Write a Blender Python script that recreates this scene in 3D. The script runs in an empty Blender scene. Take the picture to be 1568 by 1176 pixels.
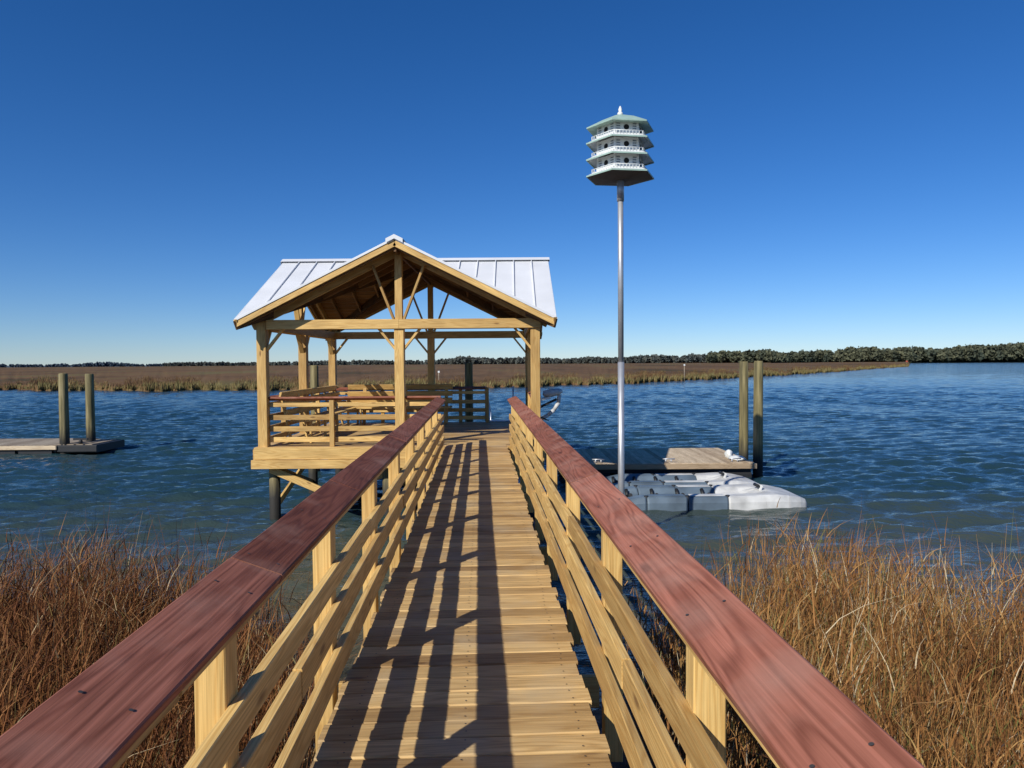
import bpy, math, random
import numpy as np
from mathutils import Vector, Matrix
random.seed(7); rng=np.random.default_rng(11)
S=bpy.context.scene
COL=S.collection
WATER=-1.45

# ---------------------------------------------------------------- node helpers
def newmat(name):
    m=bpy.data.materials.new(name); m.use_nodes=True
    nt=m.node_tree; b=nt.nodes['Principled BSDF']; return m,nt,b
def N(nt,t,**kw):
    n=nt.nodes.new(t)
    for k,v in kw.items(): setattr(n,k,v)
    return n
def L(nt,a,ao,b,bi): nt.links.new(a.outputs[ao],b.inputs[bi])
def ramp(nt,stops,interp='LINEAR'):
    r=nt.nodes.new('ShaderNodeValToRGB'); cr=r.color_ramp; cr.interpolation=interp
    while len(cr.elements)<len(stops): cr.elements.new(0.5)
    for e,(p,c) in zip(cr.elements,stops):
        e.position=p; e.color=(c[0],c[1],c[2],1)
    return r
def mix(nt,blend='MIX',fac=None):
    n=nt.nodes.new('ShaderNodeMix'); n.data_type='RGBA'; n.blend_type=blend
    if fac is not None: n.inputs[0].default_value=fac
    return n   # inputs 6,7 out 2

def wood(name,light,dark,knot,rough=.6,tintamt=.35,ringamt=.55,weather=None,spec=.35):
    m,nt,b=newmat(name)
    at=N(nt,'ShaderNodeAttribute',attribute_name='bc')
    mp=N(nt,'ShaderNodeMapping'); mp.inputs['Scale'].default_value=(.55,7,7); L(nt,at,'Vector',mp,'Vector')
    n1=N(nt,'ShaderNodeTexNoise'); n1.inputs['Scale'].default_value=1; n1.inputs['Detail'].default_value=2; L(nt,mp,'Vector',n1,'Vector')
    mu=N(nt,'ShaderNodeMath',operation='MULTIPLY'); mu.inputs[1].default_value=95; L(nt,n1,'Fac',mu,0)
    si=N(nt,'ShaderNodeMath',operation='SINE'); L(nt,mu,0,si,0)
    ma=N(nt,'ShaderNodeMath',operation='MULTIPLY_ADD'); ma.inputs[1].default_value=.5; ma.inputs[2].default_value=.5; L(nt,si,0,ma,0)
    pw=N(nt,'ShaderNodeMath',operation='POWER'); pw.inputs[1].default_value=2.2; L(nt,ma,0,pw,0)
    rm=N(nt,'ShaderNodeMath',operation='MULTIPLY'); rm.inputs[1].default_value=ringamt; L(nt,pw,0,rm,0)
    mx=mix(nt); mx.inputs[6].default_value=(*light,1); mx.inputs[7].default_value=(*dark,1); L(nt,rm,0,mx,0)
    mp2=N(nt,'ShaderNodeMapping'); mp2.inputs['Scale'].default_value=(3,170,170); L(nt,at,'Vector',mp2,'Vector')
    n2=N(nt,'ShaderNodeTexNoise'); n2.inputs['Scale'].default_value=1; n2.inputs['Detail'].default_value=3; L(nt,mp2,'Vector',n2,'Vector')
    r2=ramp(nt,[(.3,(.72,.70,.66)),(.7,(1.1,1.1,1.1))]); L(nt,n2,'Fac',r2,'Fac')
    m2=mix(nt,'MULTIPLY',1); L(nt,mx,2,m2,6); L(nt,r2,'Color',m2,7)
    mp4=N(nt,'ShaderNodeMapping'); mp4.inputs['Scale'].default_value=(1.6,5,5); L(nt,at,'Vector',mp4,'Vector')
    n4=N(nt,'ShaderNodeTexNoise'); n4.inputs['Detail'].default_value=5; n4.inputs['Scale'].default_value=1; L(nt,mp4,'Vector',n4,'Vector')
    r4=ramp(nt,[(.3,(.74,.70,.66)),(.65,(1.08,1.08,1.08))]); L(nt,n4,'Fac',r4,'Fac')
    m4=mix(nt,'MULTIPLY',.8); L(nt,m2,2,m4,6); L(nt,r4,'Color',m4,7)
    mp3=N(nt,'ShaderNodeMapping'); mp3.inputs['Scale'].default_value=(1.7,5.5,5.5); L(nt,at,'Vector',mp3,'Vector')
    vo=N(nt,'ShaderNodeTexVoronoi'); vo.inputs['Scale'].default_value=1; L(nt,mp3,'Vector',vo,'Vector')
    r3=ramp(nt,[(.05,(1,1,1)),(.12,(0,0,0))]); L(nt,vo,'Distance',r3,'Fac')
    m3=mix(nt); m3.inputs[7].default_value=(*knot,1); L(nt,m4,2,m3,6)
    kf=N(nt,'ShaderNodeMath',operation='MULTIPLY'); kf.inputs[1].default_value=.75; L(nt,r3,'Color',kf,0); L(nt,kf,0,m3,0)
    ti=N(nt,'ShaderNodeAttribute',attribute_name='tint')
    rt=ramp(nt,[(0,(1-tintamt,1-tintamt*1.15,1-tintamt*1.3)),(.5,(.95,.93,.9)),(1,(1.12,1.12,1.1))]); L(nt,ti,'Fac',rt,'Fac')
    m5=mix(nt,'MULTIPLY',1); L(nt,m3,2,m5,6); L(nt,rt,'Color',m5,7)
    out=m5
    if weather:
        tc=N(nt,'ShaderNodeTexCoord'); nw=N(nt,'ShaderNodeTexNoise'); nw.inputs['Scale'].default_value=weather[4]; nw.inputs['Detail'].default_value=8; L(nt,tc,'Object',nw,'Vector')
        rw=ramp(nt,[(.5,(0,0,0)),(.7,(weather[3],)*3)]); L(nt,nw,'Fac',rw,'Fac')
        m6=mix(nt); m6.inputs[7].default_value=(*weather[:3],1); L(nt,m5,2,m6,6); L(nt,rw,'Color',m6,0); out=m6
    L(nt,out,2,b,'Base Color')
    b.inputs['Roughness'].default_value=rough
    b.inputs['Specular IOR Level'].default_value=spec
    bp=N(nt,'ShaderNodeBump'); bp.inputs['Strength'].default_value=.5; bp.inputs['Distance'].default_value=.002
    L(nt,n2,'Fac',bp,'Height'); L(nt,bp,'Normal',b,'Normal')
    return m

M_PINE=wood('pine_lumber',(.76,.515,.195),(.54,.30,.080),(.18,.085,.03),tintamt=.38)
M_DECK=wood('deck_lumber',(.66,.455,.205),(.42,.25,.092),(.14,.07,.03),tintamt=.42,weather=(.44,.35,.22,.5,2.3))
M_CAP=wood('red_stained_lumber',(.42,.160,.105),(.235,.080,.050),(.12,.045,.03),rough=.65,tintamt=.50,ringamt=.8,spec=.2,weather=(.46,.27,.20,.4,3.1))
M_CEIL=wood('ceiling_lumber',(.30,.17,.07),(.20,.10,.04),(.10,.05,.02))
M_OLD=wood('weathered_lumber',(.42,.36,.28),(.26,.21,.16),(.12,.09,.06),rough=.8)

def simple(name,col,rough=.5,metal=0,noise=.15,scale=6):
    m,nt,b=newmat(name)
    tc=N(nt,'ShaderNodeTexCoord'); n=N(nt,'ShaderNodeTexNoise'); n.inputs['Scale'].default_value=scale; n.inputs['Detail'].default_value=6
    L(nt,tc,'Object',n,'Vector')
    r=ramp(nt,[(.3,tuple(c*(1-noise) for c in col)),(.7,tuple(min(1,c*(1+noise*.5)) for c in col))]); L(nt,n,'Fac',r,'Fac')
    L(nt,r,'Color',b,'Base Color'); b.inputs['Roughness'].default_value=rough; b.inputs['Metallic'].default_value=metal
    return m
M_METAL=simple('white_metal_roof',(.72,.73,.74),.38,0,.07,1.5)
M_GALV=simple('galvanised_steel',(.50,.51,.53),.42,.55,.15,5)
M_ALU=simple('aluminium',(.65,.66,.68),.35,.7,.1)
M_WHITE=simple('white_enamel',(.74,.76,.74),.4,0,.06,8)
M_GREEN=simple('pale_green_enamel',(.36,.50,.42),.4,0,.12,8)
M_BLACK=simple('dark_plastic',(.015,.016,.018),.6,0,.2)
M_BROWN=simple('brown_base',(.10,.07,.05),.6,0,.2)
M_HOLE=simple('hole_dark',(.008,.008,.008),.9)
M_FLOAT=simple('grey_blue_plastic',(.12,.165,.21),.5,0,.4,2)
M_FLOATW=simple('light_grey_plastic',(.60,.60,.58),.55,0,.3,3)
M_SCREW=simple('screw_steel',(.10,.085,.07),.5,.4,.1)
M_DOCKGREY=wood('dock_planks',(.64,.52,.37),(.46,.35,.23),(.2,.15,.1),rough=.85)
def piling_mat():
    m,nt,b=newmat('treated_piling')
    ge=N(nt,'ShaderNodeNewGeometry'); sx=N(nt,'ShaderNodeSeparateXYZ'); L(nt,ge,'Position',sx,0)
    tc=N(nt,'ShaderNodeMapping'); tc.inputs['Scale'].default_value=(14,14,1.1); L(nt,ge,'Position',tc,0)
    n=N(nt,'ShaderNodeTexNoise'); n.inputs['Scale'].default_value=1; n.inputs['Detail'].default_value=8; L(nt,tc,0,n,'Vector')
    r=ramp(nt,[(.3,(.08,.068,.03)),(.55,(.20,.165,.07)),(.75,(.33,.27,.14))]); L(nt,n,'Fac',r,'Fac')
    ad=N(nt,'ShaderNodeMath',operation='MULTIPLY_ADD'); ad.inputs[1].default_value=.5; L(nt,n,'Fac',ad,0); L(nt,sx,'Z',ad,2)
    mr=N(nt,'ShaderNodeMapRange'); mr.inputs['From Min'].default_value=-.75; mr.inputs['From Max'].default_value=-.25
    L(nt,ad,0,mr,'Value')
    mx=mix(nt); mx.inputs[6].default_value=(.02,.018,.014,1); L(nt,r,'Color',mx,7); L(nt,mr,0,mx,0)
    L(nt,mx,2,b,'Base Color'); b.inputs['Roughness'].default_value=.8
    bp=N(nt,'ShaderNodeBump'); bp.inputs['Distance'].default_value=.01; L(nt,n,'Fac',bp,'Height'); L(nt,bp,'Normal',b,'Normal')
    return m
M_PILE=piling_mat()

# ---------------------------------------------------------------- mesh builder
class MB:
    def __init__(s): s.v=[];s.f=[];s.bc=[];s.t=[];s.mi=[];s.mats=[];s.sm=[]
    def mat(s,m):
        if m not in s.mats: s.mats.append(m)
        return s.mats.index(m)
    def board(s,p0,p1,w,h,mat,up=(0,0,1),ch=.004,tint=None):
        p0=Vector(p0);p1=Vector(p1);d=(p1-p0);ln=d.length;d.normalize()
        up=Vector(up); side=d.cross(up)
        if side.length<1e-4: side=d.cross(Vector((0,1,0)))
        side.normalize(); u=side.cross(d).normalized()
        a=w/2;b=h/2;c=min(ch,a*.4,b*.4)
        cs=[(a-c,-b),(a,-b+c),(a,b-c),(a-c,b),(-a+c,b),(-a,b-c),(-a,-b+c),(-a+c,-b)]
        off=Vector((random.uniform(-50,50),random.uniform(-50,50),random.uniform(-50,50)))
        ti=random.random() if tint is None else tint
        k=len(s.v); mi=s.mat(mat)
        for e,(P,l) in enumerate(((p0,0),(p1,ln))):
            for (x,y) in cs:
                s.v.append(P+side*x+u*y); s.bc.append(off+Vector((l,x,y))); s.t.append(ti)
        for i in range(8):
            j=(i+1)%8; s.f.append((k+i,k+j,k+8+j,k+8+i)); s.mi.append(mi); s.sm.append(False)
        s.f.append(tuple(k+i for i in range(7,-1,-1))); s.mi.append(mi); s.sm.append(False)
        s.f.append(tuple(k+8+i for i in range(8))); s.mi.append(mi); s.sm.append(False)
    def poly(s,pts,mat,smooth=False):
        k=len(s.v);mi=s.mat(mat)
        for p in pts: s.v.append(Vector(p)); s.bc.append(Vector(p)); s.t.append(.5)
        s.f.append(tuple(range(k,k+len(pts)))); s.mi.append(mi); s.sm.append(smooth)
    def tube(s,p0,p1,r0,r1,mat,n=12,caps=True):
        p0=Vector(p0);p1=Vector(p1);d=(p1-p0).normalized()
        a=d.cross(Vector((1,0,0)) if abs(d.x)<.8 else Vector((0,1,0))).normalized(); b=d.cross(a)
        k=len(s.v);mi=s.mat(mat)
        for P,r in ((p0,r0),(p1,r1)):
            for i in range(n):
                t=2*math.pi*i/n; q=P+a*math.cos(t)*r+b*math.sin(t)*r
                s.v.append(q); s.bc.append(q); s.t.append(.5)
        for i in range(n):
            j=(i+1)%n; s.f.append((k+i,k+j,k+n+j,k+n+i)); s.mi.append(mi); s.sm.append(True)
        if caps:
            s.f.append(tuple(k+i for i in range(n-1,-1,-1))); s.mi.append(mi); s.sm.append(False)
            s.f.append(tuple(k+n+i for i in range(n))); s.mi.append(mi); s.sm.append(False)
    def rings(s,rings,mat,smooth=True,cap0=True,cap1=True):
        k=len(s.v);mi=s.mat(mat);n=len(rings[0])
        for R in rings:
            for p in R: s.v.append(Vector(p)); s.bc.append(Vector(p)); s.t.append(.5)
        for a in range(len(rings)-1):
            for i in range(n):
                j=(i+1)%n; s.f.append((k+a*n+i,k+a*n+j,k+(a+1)*n+j,k+(a+1)*n+i)); s.mi.append(mi); s.sm.append(smooth)
        if cap0: s.f.append(tuple(k+i for i in range(n-1,-1,-1))); s.mi.append(mi); s.sm.append(False)
        if cap1: s.f.append(tuple(k+(len(rings)-1)*n+i for i in range(n))); s.mi.append(mi); s.sm.append(False)
    def make(s,name,parent=None):
        me=bpy.data.meshes.new(name); me.from_pydata([tuple(v) for v in s.v],[],s.f)
        for m in s.mats: me.materials.append(m)
        me.polygons.foreach_set('material_index',s.mi); me.polygons.foreach_set('use_smooth',s.sm)
        a=me.attributes.new('bc','FLOAT_VECTOR','POINT'); a.data.foreach_set('vector',np.array([tuple(v) for v in s.bc],dtype=np.float32).ravel())
        a=me.attributes.new('tint','FLOAT','POINT'); a.data.foreach_set('value',np.array(s.t,dtype=np.float32))
        me.update()
        o=bpy.data.objects.new(name,me); COL.objects.link(o)
        if parent: o.parent=parent
        return o
def empty(name):
    o=bpy.data.objects.new(name,None); COL.objects.link(o); return o
def npmesh(name,V,F,mat,attrs={},smooth=False,parent=None):
    me=bpy.data.meshes.new(name)
    n=F.shape[1]
    me.vertices.add(len(V)); me.vertices.foreach_set('co',V.astype(np.float32).ravel())
    me.loops.add(F.size); me.loops.foreach_set('vertex_index',F.astype(np.int32).ravel())
    me.polygons.add(len(F)); me.polygons.foreach_set('loop_start',np.arange(0,F.size,n,dtype=np.int32))
    me.polygons.foreach_set('loop_total',np.full(len(F),n,dtype=np.int32))
    me.polygons.foreach_set('use_smooth',np.full(len(F),smooth))
    for k,a in attrs.items():
        at=me.attributes.new(k,'FLOAT','POINT'); at.data.foreach_set('value',a.astype(np.float32))
    me.materials.append(mat); me.update(calc_edges=True); me.validate()
    o=bpy.data.objects.new(name,me); COL.objects.link(o)
    if parent: o.parent=parent
    return o

# ---------------------------------------------------------------- walkway
A=math.atan(.045); ca,sa=math.cos(A),math.sin(A)
def W(x,y,z): return (x*ca-y*sa, x*sa+y*ca, z)
walk=empty('wooden_walkway')
dk=MB(); y=-3.0
scr=MB()
while y<13.95:
    w=random.uniform(.134,.141)
    xl=-.675+random.uniform(-.03,.012); xr=.51+random.uniform(-.014,.02)
    z=-.019+random.uniform(-.003,.003)
    dk.board(W(xl,y+w/2,z),W(xr,y+w/2+random.uniform(-.004,.004),z+random.uniform(-.002,.002)),w,.038,M_DECK,ch=.006)
    if -1<y<11:
        for sx in (-.58,-.08,.42):
            for sy in (.035,.105):
                cx=sx+random.uniform(-.01,.01); cy=y+sy+random.uniform(-.006,.006); r=.0045
                scr.poly([W(cx+r*math.cos(t*math.pi/3),cy+r*math.sin(t*math.pi/3),z+.0222) for t in range(6)],M_SCREW)
    y+=w+random.uniform(.003,.008)
dk.make('deck_planks',walk); scr.make('deck_screws',walk)
YEND=13.75
for side,xin,name in ((-1,-.70,'left'),(1,.555,'right')):
    r=MB(); o=side
    xb=xin+o*.019; xp=xin+o*(.038+.045)
    ys=[-2.25+1.45*i for i in range(12)]
    for py in ys:
        if side>0: py-=.12
        if py>13.6: continue
        r.board(W(xp,py,-.35),W(xp,py,.905),.092,.092,M_PINE,up=(0,1,0),tint=random.uniform(.4,1))
    def segs(length,phase):
        a=-3.0+phase; out=[(-3.0,a)] if phase>0 else []
        while a<YEND:
            b=min(a+length,YEND); out.append((a,b)); a=b
        return out
    for (zc,h,ph) in ((.862,.075,1.0),(.565,.10,.2),(.355,.125,2.1),(.125,.125,1.4)):
        for (a,b) in segs(3.66,ph):
            if b-a<.05: continue
            dz=random.uniform(-.007,.007)
            r.board(W(xb+random.uniform(-.004,.004),a+.002,zc+dz),W(xb+random.uniform(-.004,.004),b-.003,zc-dz),.038,h,M_PINE,tint=random.uniform(.1,1))
    r.make(name+'_rail_boards',walk)
    c=MB(); tl=math.radians(20.5)
    upv=Vector((-o*math.sin(tl),0,math.cos(tl)))
    upw=Vector((upv.x*ca,upv.x*sa,upv.z))
    xi={-1:-.665,1:.52}[side]
    xc=xi+o*.0915*math.cos(tl)+o*.019*math.sin(tl)
    cuts=[-3.0]
    if side<0: cuts+=[2.38,3.95,6.4,8.9,11.4]
    else: cuts+=[.35,4.1,7.6,10.6]
    cuts.append(YEND+.02)
    tints=[.62,.08,.12,.4,.2,.35] if side<0 else [.95,.85,.30,.55,.4]  # tone differs per board; left tints also darkened for shade on the tilted cap
    for i in range(len(cuts)-1):
        c.board(W(xc+random.uniform(-.003,.003),cuts[i]+.002,.914),W(xc+random.uniform(-.003,.003),cuts[i+1]-.002,.914+random.uniform(-.003,.003)),.183,.038,M_CAP,up=upw,ch=.005,tint=tints[i])
        for q in np.arange(cuts[i]+.08,cuts[i+1],.725):
            for dxx in (-.05,.05):
                a=Vector(W(xc,q,.914))+upw*.0195+Vector((dxx,0,dxx*o*math.tan(tl)))
                tx=Vector((1,0,o*math.tan(tl))).normalized()
                c.poly([a+upw*.0016+tx*.005*math.cos(t*math.pi/4)+Vector((0,1,0))*.005*math.sin(t*math.pi/4) for t in range(8)],M_SCREW)
    c.make(name+'_rail_cap',walk)
st=MB()
for x in (-.60,-.07,.45): st.board(W(x,-3,-.165),W(x,13.7,-.165),.04,.24,M_PINE)
for py in (1.3,4.3,7.3,10.3,13.0):
    for x in (-.62,.47):
        st.board(W(x,py,-2.6),W(x,py,-.3),.14,.14,M_OLD,up=(0,1,0))
    st.board(W(-.85,py-.1,-.38),W(.7,py-.1,-.38),.04,.19,M_PINE)
    st.board(W(-.68,py+.1,-.5),W(.5,py+.1,-1.2),.04,.14,M_PINE)
    st.board(W(.5,py-.09,-.5),W(-.68,py-.09,-1.2),.04,.14,M_PINE)
st.make('substructure',walk)

# ---------------------------------------------------------------- gazebo
GX0,GXc,GX1=-4.87,-2.19,.46
GY0,GYm,GY1=13.9,16.6,19.3
gz=empty('gazebo')
fr=MB(); PS=.185
posts=[(GX0,GY0),(GXc,GY0),(GX1,GY0),(GX0,GYm),(GX1,GYm),(GX0,GY1),(GXc,GY1),(GX1,GY1)]
for (x,y) in posts:
    fr.board((x,y,-.35),(x,y,2.45),PS,PS,M_PINE,up=(0,1,0),ch=.008,tint=random.uniform(.1,.8))
fr.make('posts',gz)
bm=MB()
for y,s in ((GY0,-1),(GY1,1)):
    yy=y+s*(PS/2+.021)
    bm.board((GX0+.12,yy,2.375),(GXc,yy,2.375),.04,.185,M_PINE,tint=.75)
    bm.board((GXc+.003,yy,2.375),(GX1+.1,yy,2.375),.04,.185,M_PINE,tint=.4)
    bm.board((GX0-.1,yy-s*(PS+.042),2.375),(GX1+.1,yy-s*(PS+.042),2.375),.04,.185,M_PINE)
for x,s in ((GX0,-1),(GX1,1)):
    for k in (1,-1):
        xx=x+s*k*(PS/2+.021)
        bm.board((xx,GY0-.08,2.37),(xx,GY1+.08,2.37),.04,.185,M_PINE)
def brace(x,y,dx,dy,l=.42,z=2.28):
    bm.board((x+dx*.06,y+dy*.06,z-l),(x+dx*l,y+dy*l,z+.03),.045,.1,M_PINE,up=(-dy,dx,0))
for y in (GY0,GY1):
    brace(GX0,y,1,0);brace(GXc,y,1,0);brace(GXc,y,-1,0);brace(GX1,y,-1,0)
for x in (GX0,GX1):
    brace(x,GY0,0,1);brace(x,GYm,0,1);brace(x,GYm,0,-1);brace(x,GY1,0,-1)
RX0,RX1=-5.19,.83; RY0,RY1=13.35,19.85; RYc=16.35; RXc=-2.18
ZR,ZE=3.97,2.47
sx=(ZR-ZE)/((RX1-RX0)/2)
for y in (GY0,GY1):
    for xe in (GX0-.2,GX1+.25):
        z=ZR-sx*abs(xe-RXc)-.16
        bm.board((xe,y,z),(RXc,y,ZR-.16),.05,.17,M_PINE)
    bm.board((GXc,y-.03,2.47),(GXc,y-.03,ZR-.2),.14,.14,M_PINE,up=(0,1,0),tint=.35)
    for s in (-1,1):
        xt=GXc+s*.50; bm.board((GXc+s*.10,y-.06,2.47),(xt,y-.06,ZR-sx*.52-.2),.045,.11,M_PINE,up=(0,1,0))
for x in (GX0,GX1):
    for ye,sl in ((GY0-.2,(ZR-ZE)/(RYc-RY0)),(GY1+.2,(ZR-ZE)/(RY1-RYc))):
        bm.board((x,ye,ZR-sl*abs(ye-RYc)-.16),(x,RYc,ZR-.16),.05,.17,M_PINE)
    bm.board((x,RYc,2.47),(x,RYc,ZR-.2),.14,.14,M_PINE,up=(0,1,0))
    for s in (-1,1): bm.board((x,RYc+s*.1,2.47),(x,RYc+s*.5,ZR-.48),.045,.11,M_PINE,up=(1,0,0))
bm.make('beams_and_trusses',gz)
rf=MB(); ce=MB()
C=(RXc,RYc); AF=(RXc,RY0);AB=(RXc,RY1);BL=(RX0,RYc);BR=(RX1,RYc)
cor=[(RX0,RY0),(RX1,RY0),(RX1,RY1),(RX0,RY1)]
def P(p,dz): 
    z={True:ZR,False:ZE}[p in (C,AF,AB,BL,BR)]
    return (p[0],p[1],z+dz)
tris=[(AF,C,cor[0]),(AF,C,cor[1]),(AB,C,cor[2]),(AB,C,cor[3]),(BL,C,cor[0]),(BL,C,cor[3]),(BR,C,cor[1]),(BR,C,cor[2])]
for t in tris:
    rf.poly([P(p,0) for p in t],M_METAL); rf.poly([P(p,-.012) for p in t],M_METAL)
hx=(RX1-RX0)/2
def seam(a,b):
    rf.board((a[0],a[1],a[2]+.014),(b[0],b[1],b[2]+.014),.022,.03,M_METAL,ch=.004)
for s in (-1,1):
    d=.21
    while d<hx-.02:
        x=RXc+s*d; q=d/hx
        seam((x,RYc-.02,ZR),(x,RYc-(RYc-RY0)*q,ZR-(ZR-ZE)*q)); seam((x,RYc+.02,ZR),(x,RYc+(RY1-RYc)*q,ZR-(ZR-ZE)*q))
        d+=.405
for ye,hy in ((-1,RYc-RY0),(1,RY1-RYc)):
    d=.21
    while d<hy-.02:
        y=RYc+ye*d; q=d/hy
        for s in (-1,1): seam((RXc+s*.02,y,ZR),(RXc+s*hx*q,y,ZR-(ZR-ZE)*q))
        d+=.405
def ridge(a,b,nrm,sl):
    n=Vector(nrm)
    for s in (-1,1):
        o0=Vector(a);o1=Vector(b);e=n*s*.16
        rf.poly([o0+Vector((0,0,.05)),o1+Vector((0,0,.05)),o1+e+Vector((0,0,.05-.16*sl)),o0+e+Vector((0,0,.05-.16*sl))],M_METAL)
    for q in (a,b):
        q=Vector(q); rf.poly([q+Vector((0,0,.05)),q+n*.16+Vector((0,0,.05-.16*sl)),q+n*.16+Vector((0,0,-.03-.16*sl)),q+Vector((0,0,-.03)),q-n*.16+Vector((0,0,-.03-.16*sl)),q-n*.16+Vector((0,0,.05-.16*sl))],M_METAL)
ridge((RXc,RY0-.045,ZR),(RXc,RY1+.045,ZR),(1,0,0),sx)
ridge((RX0-.045,RYc,ZR),(RX1+.045,RYc,ZR),(0,1,0),(ZR-ZE)/(RYc-RY0))
def rake(a,b,out,h=.155,th=.04,mat=M_PINE,dz=0.0,obj=None):
    a=Vector(a);b=Vector(b); o=Vector(out)
    (obj or ce).board(a+o+Vector((0,0,-h/2-.014+dz)),b+o+Vector((0,0,-h/2-.014+dz)),th,h,mat)
for (ap,c0,out) in ((AF,cor[0],(0,0.02,0)),(AF,cor[1],(0,.02,0)),(AB,cor[2],(0,-.02,0)),(AB,cor[3],(0,-.02,0)),
                    (BL,cor[0],(.022,0,0)),(BL,cor[3],(.022,0,0)),(BR,cor[1],(-.022,0,0)),(BR,cor[2],(-.022,0,0))):
    e=Vector(P(c0,0)); 
    rake(P(ap,0),e,out,.15)
    out2=Vector(out)*-.35
    rake(P(ap,0),e,out2,.045,.018,M_METAL,.012,rf)
rf.make('metal_roof',gz)
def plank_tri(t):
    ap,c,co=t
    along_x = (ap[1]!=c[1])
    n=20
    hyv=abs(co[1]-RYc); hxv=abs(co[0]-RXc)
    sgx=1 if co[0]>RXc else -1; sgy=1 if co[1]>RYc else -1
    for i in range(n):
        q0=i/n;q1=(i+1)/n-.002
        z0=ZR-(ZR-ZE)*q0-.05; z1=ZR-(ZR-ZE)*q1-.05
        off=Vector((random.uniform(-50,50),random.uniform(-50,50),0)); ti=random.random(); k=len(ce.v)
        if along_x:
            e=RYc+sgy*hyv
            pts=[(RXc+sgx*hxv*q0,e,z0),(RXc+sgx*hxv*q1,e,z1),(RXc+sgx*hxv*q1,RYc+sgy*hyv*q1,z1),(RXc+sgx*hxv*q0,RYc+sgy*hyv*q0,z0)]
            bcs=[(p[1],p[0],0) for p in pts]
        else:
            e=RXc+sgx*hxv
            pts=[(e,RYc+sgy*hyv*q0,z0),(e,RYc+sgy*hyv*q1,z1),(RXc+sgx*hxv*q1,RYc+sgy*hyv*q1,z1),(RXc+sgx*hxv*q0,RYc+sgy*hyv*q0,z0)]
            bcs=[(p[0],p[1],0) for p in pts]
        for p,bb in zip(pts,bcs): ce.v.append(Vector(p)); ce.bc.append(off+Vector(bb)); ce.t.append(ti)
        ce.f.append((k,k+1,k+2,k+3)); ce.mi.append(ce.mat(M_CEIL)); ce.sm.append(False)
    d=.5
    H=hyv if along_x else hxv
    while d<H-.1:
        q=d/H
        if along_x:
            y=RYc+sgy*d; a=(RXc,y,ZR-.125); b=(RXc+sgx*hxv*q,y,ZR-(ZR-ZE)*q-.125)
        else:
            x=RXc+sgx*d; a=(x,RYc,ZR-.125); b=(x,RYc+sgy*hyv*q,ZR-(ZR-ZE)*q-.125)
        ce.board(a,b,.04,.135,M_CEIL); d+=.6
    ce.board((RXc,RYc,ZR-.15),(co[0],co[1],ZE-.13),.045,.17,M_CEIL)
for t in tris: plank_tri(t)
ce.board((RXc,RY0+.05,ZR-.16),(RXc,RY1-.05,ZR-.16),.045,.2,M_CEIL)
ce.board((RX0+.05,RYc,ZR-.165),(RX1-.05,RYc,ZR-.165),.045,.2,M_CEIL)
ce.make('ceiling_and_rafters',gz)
pf=MB()
y=GY0-.12
while y<GY1+.15:
    pf.board((GX0-.14,y+.07,-.023),(GX1+.14,y+.07,-.023),.137,.036,M_DECK); y+=.142
for (x0,x1) in ((GX0-.15,GXc+.3),(GXc+.304,GX1+.15)):
    pf.board((x0,GY0-.145,-.125),(x1,GY0-.145,-.125),.04,.235,M_PINE)
    pf.board((x0-.05,GY0-.165,-.335),(x1,GY0-.165,-.335),.06,.17,M_PINE,tint=.5)
for yy in (GY1+.16,GYm): pf.board((GX0-.15,yy,-.16),(GX1+.15,yy,-.16),.04,.235,M_PINE)
for xx in (GX0-.165,GX1+.165,GXc,GX0+1.3,GX1-1.3): pf.board((xx,GY0-.12,-.165),(xx,GY1+.13,-.165),.04,.235,M_PINE)
pf.make('platform',gz)
pl=MB()
for (x,y) in ((GX0+.14,GY0+.15),(GXc-.3,GY0+.2),(GX1-.1,GY0+.2),(GX0+.1,GYm+.3),(GXc,GYm),(GX1-.1,GYm),(GX0+.14,GY1),(GXc,GY1),(GX1-.1,GY1),(-3.55,GYm),(-3.4,GY1)):
    pl.tube((x,y,-3),(x,y,-.28),.115,.105,M_PILE,14)
for (x,y,dx) in ((GX0+.1,GY0,1),(GX1-.1,GY0,-1)):
    pl.board((x,y+.02,-.45),(x+dx*1.5,y+.02,-1.1),.05,.14,M_PINE)
    pl.board((x+dx*2.6,y+.3,-.45),(x+dx*.6,y+.3,-1.2),.05,.14,M_PINE)
pl.board((GX0+.3,GYm+.15,-.45),(GX0+2.4,GYm+.15,-1.25),.05,.14,M_PINE)
pl.board((GX0+.1,GY0+.2,-.45),(GX0+.1,GYm+.2,-1.2),.05,.14,M_PINE)
pl.board((GX0+.16,GYm+.2,-.45),(GX0+.16,GY0+.2,-1.2),.05,.14,M_PINE)
pl.make('pilings',gz)
rl=MB()
def rail(a,b,inn,mid=1,cap=True):
    a=Vector(a);b=Vector(b)
    for zc in (.125,.335,.56,.81):
        rl.board(a+Vector((0,0,zc)),b+Vector((0,0,zc)),.038,.10 if zc<.7 else .08,M_PINE)
    if cap:
        i=Vector(inn); rl.board(a+Vector((0,0,.93)),b+Vector((0,0,.93)),.15,.038,M_CAP,up=(i.x*.35,i.y*.35,1),tint=.3)
    for k in range(mid):
        q=a.lerp(b,(k+1)/(mid+1))-Vector(inn)*.066
        rl.board((q.x,q.y,-.1),(q.x,q.y,.9),.09,.09,M_PINE,up=(0,1,0))
rail((GX0+.1,GY0+.05,0),(GXc-.1,GY0+.05,0),(0,1,0))
rail((GXc+.1,GY0+.05,0),(-1.40,GY0+.05,0),(0,1,0),0)
rail((GX0+.02,GY0+.1,0),(GX0+.02,GYm-.1,0),(1,0,0)); rail((GX0+.02,GYm+.1,0),(GX0+.02,GY1-.1,0),(1,0,0))
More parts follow.
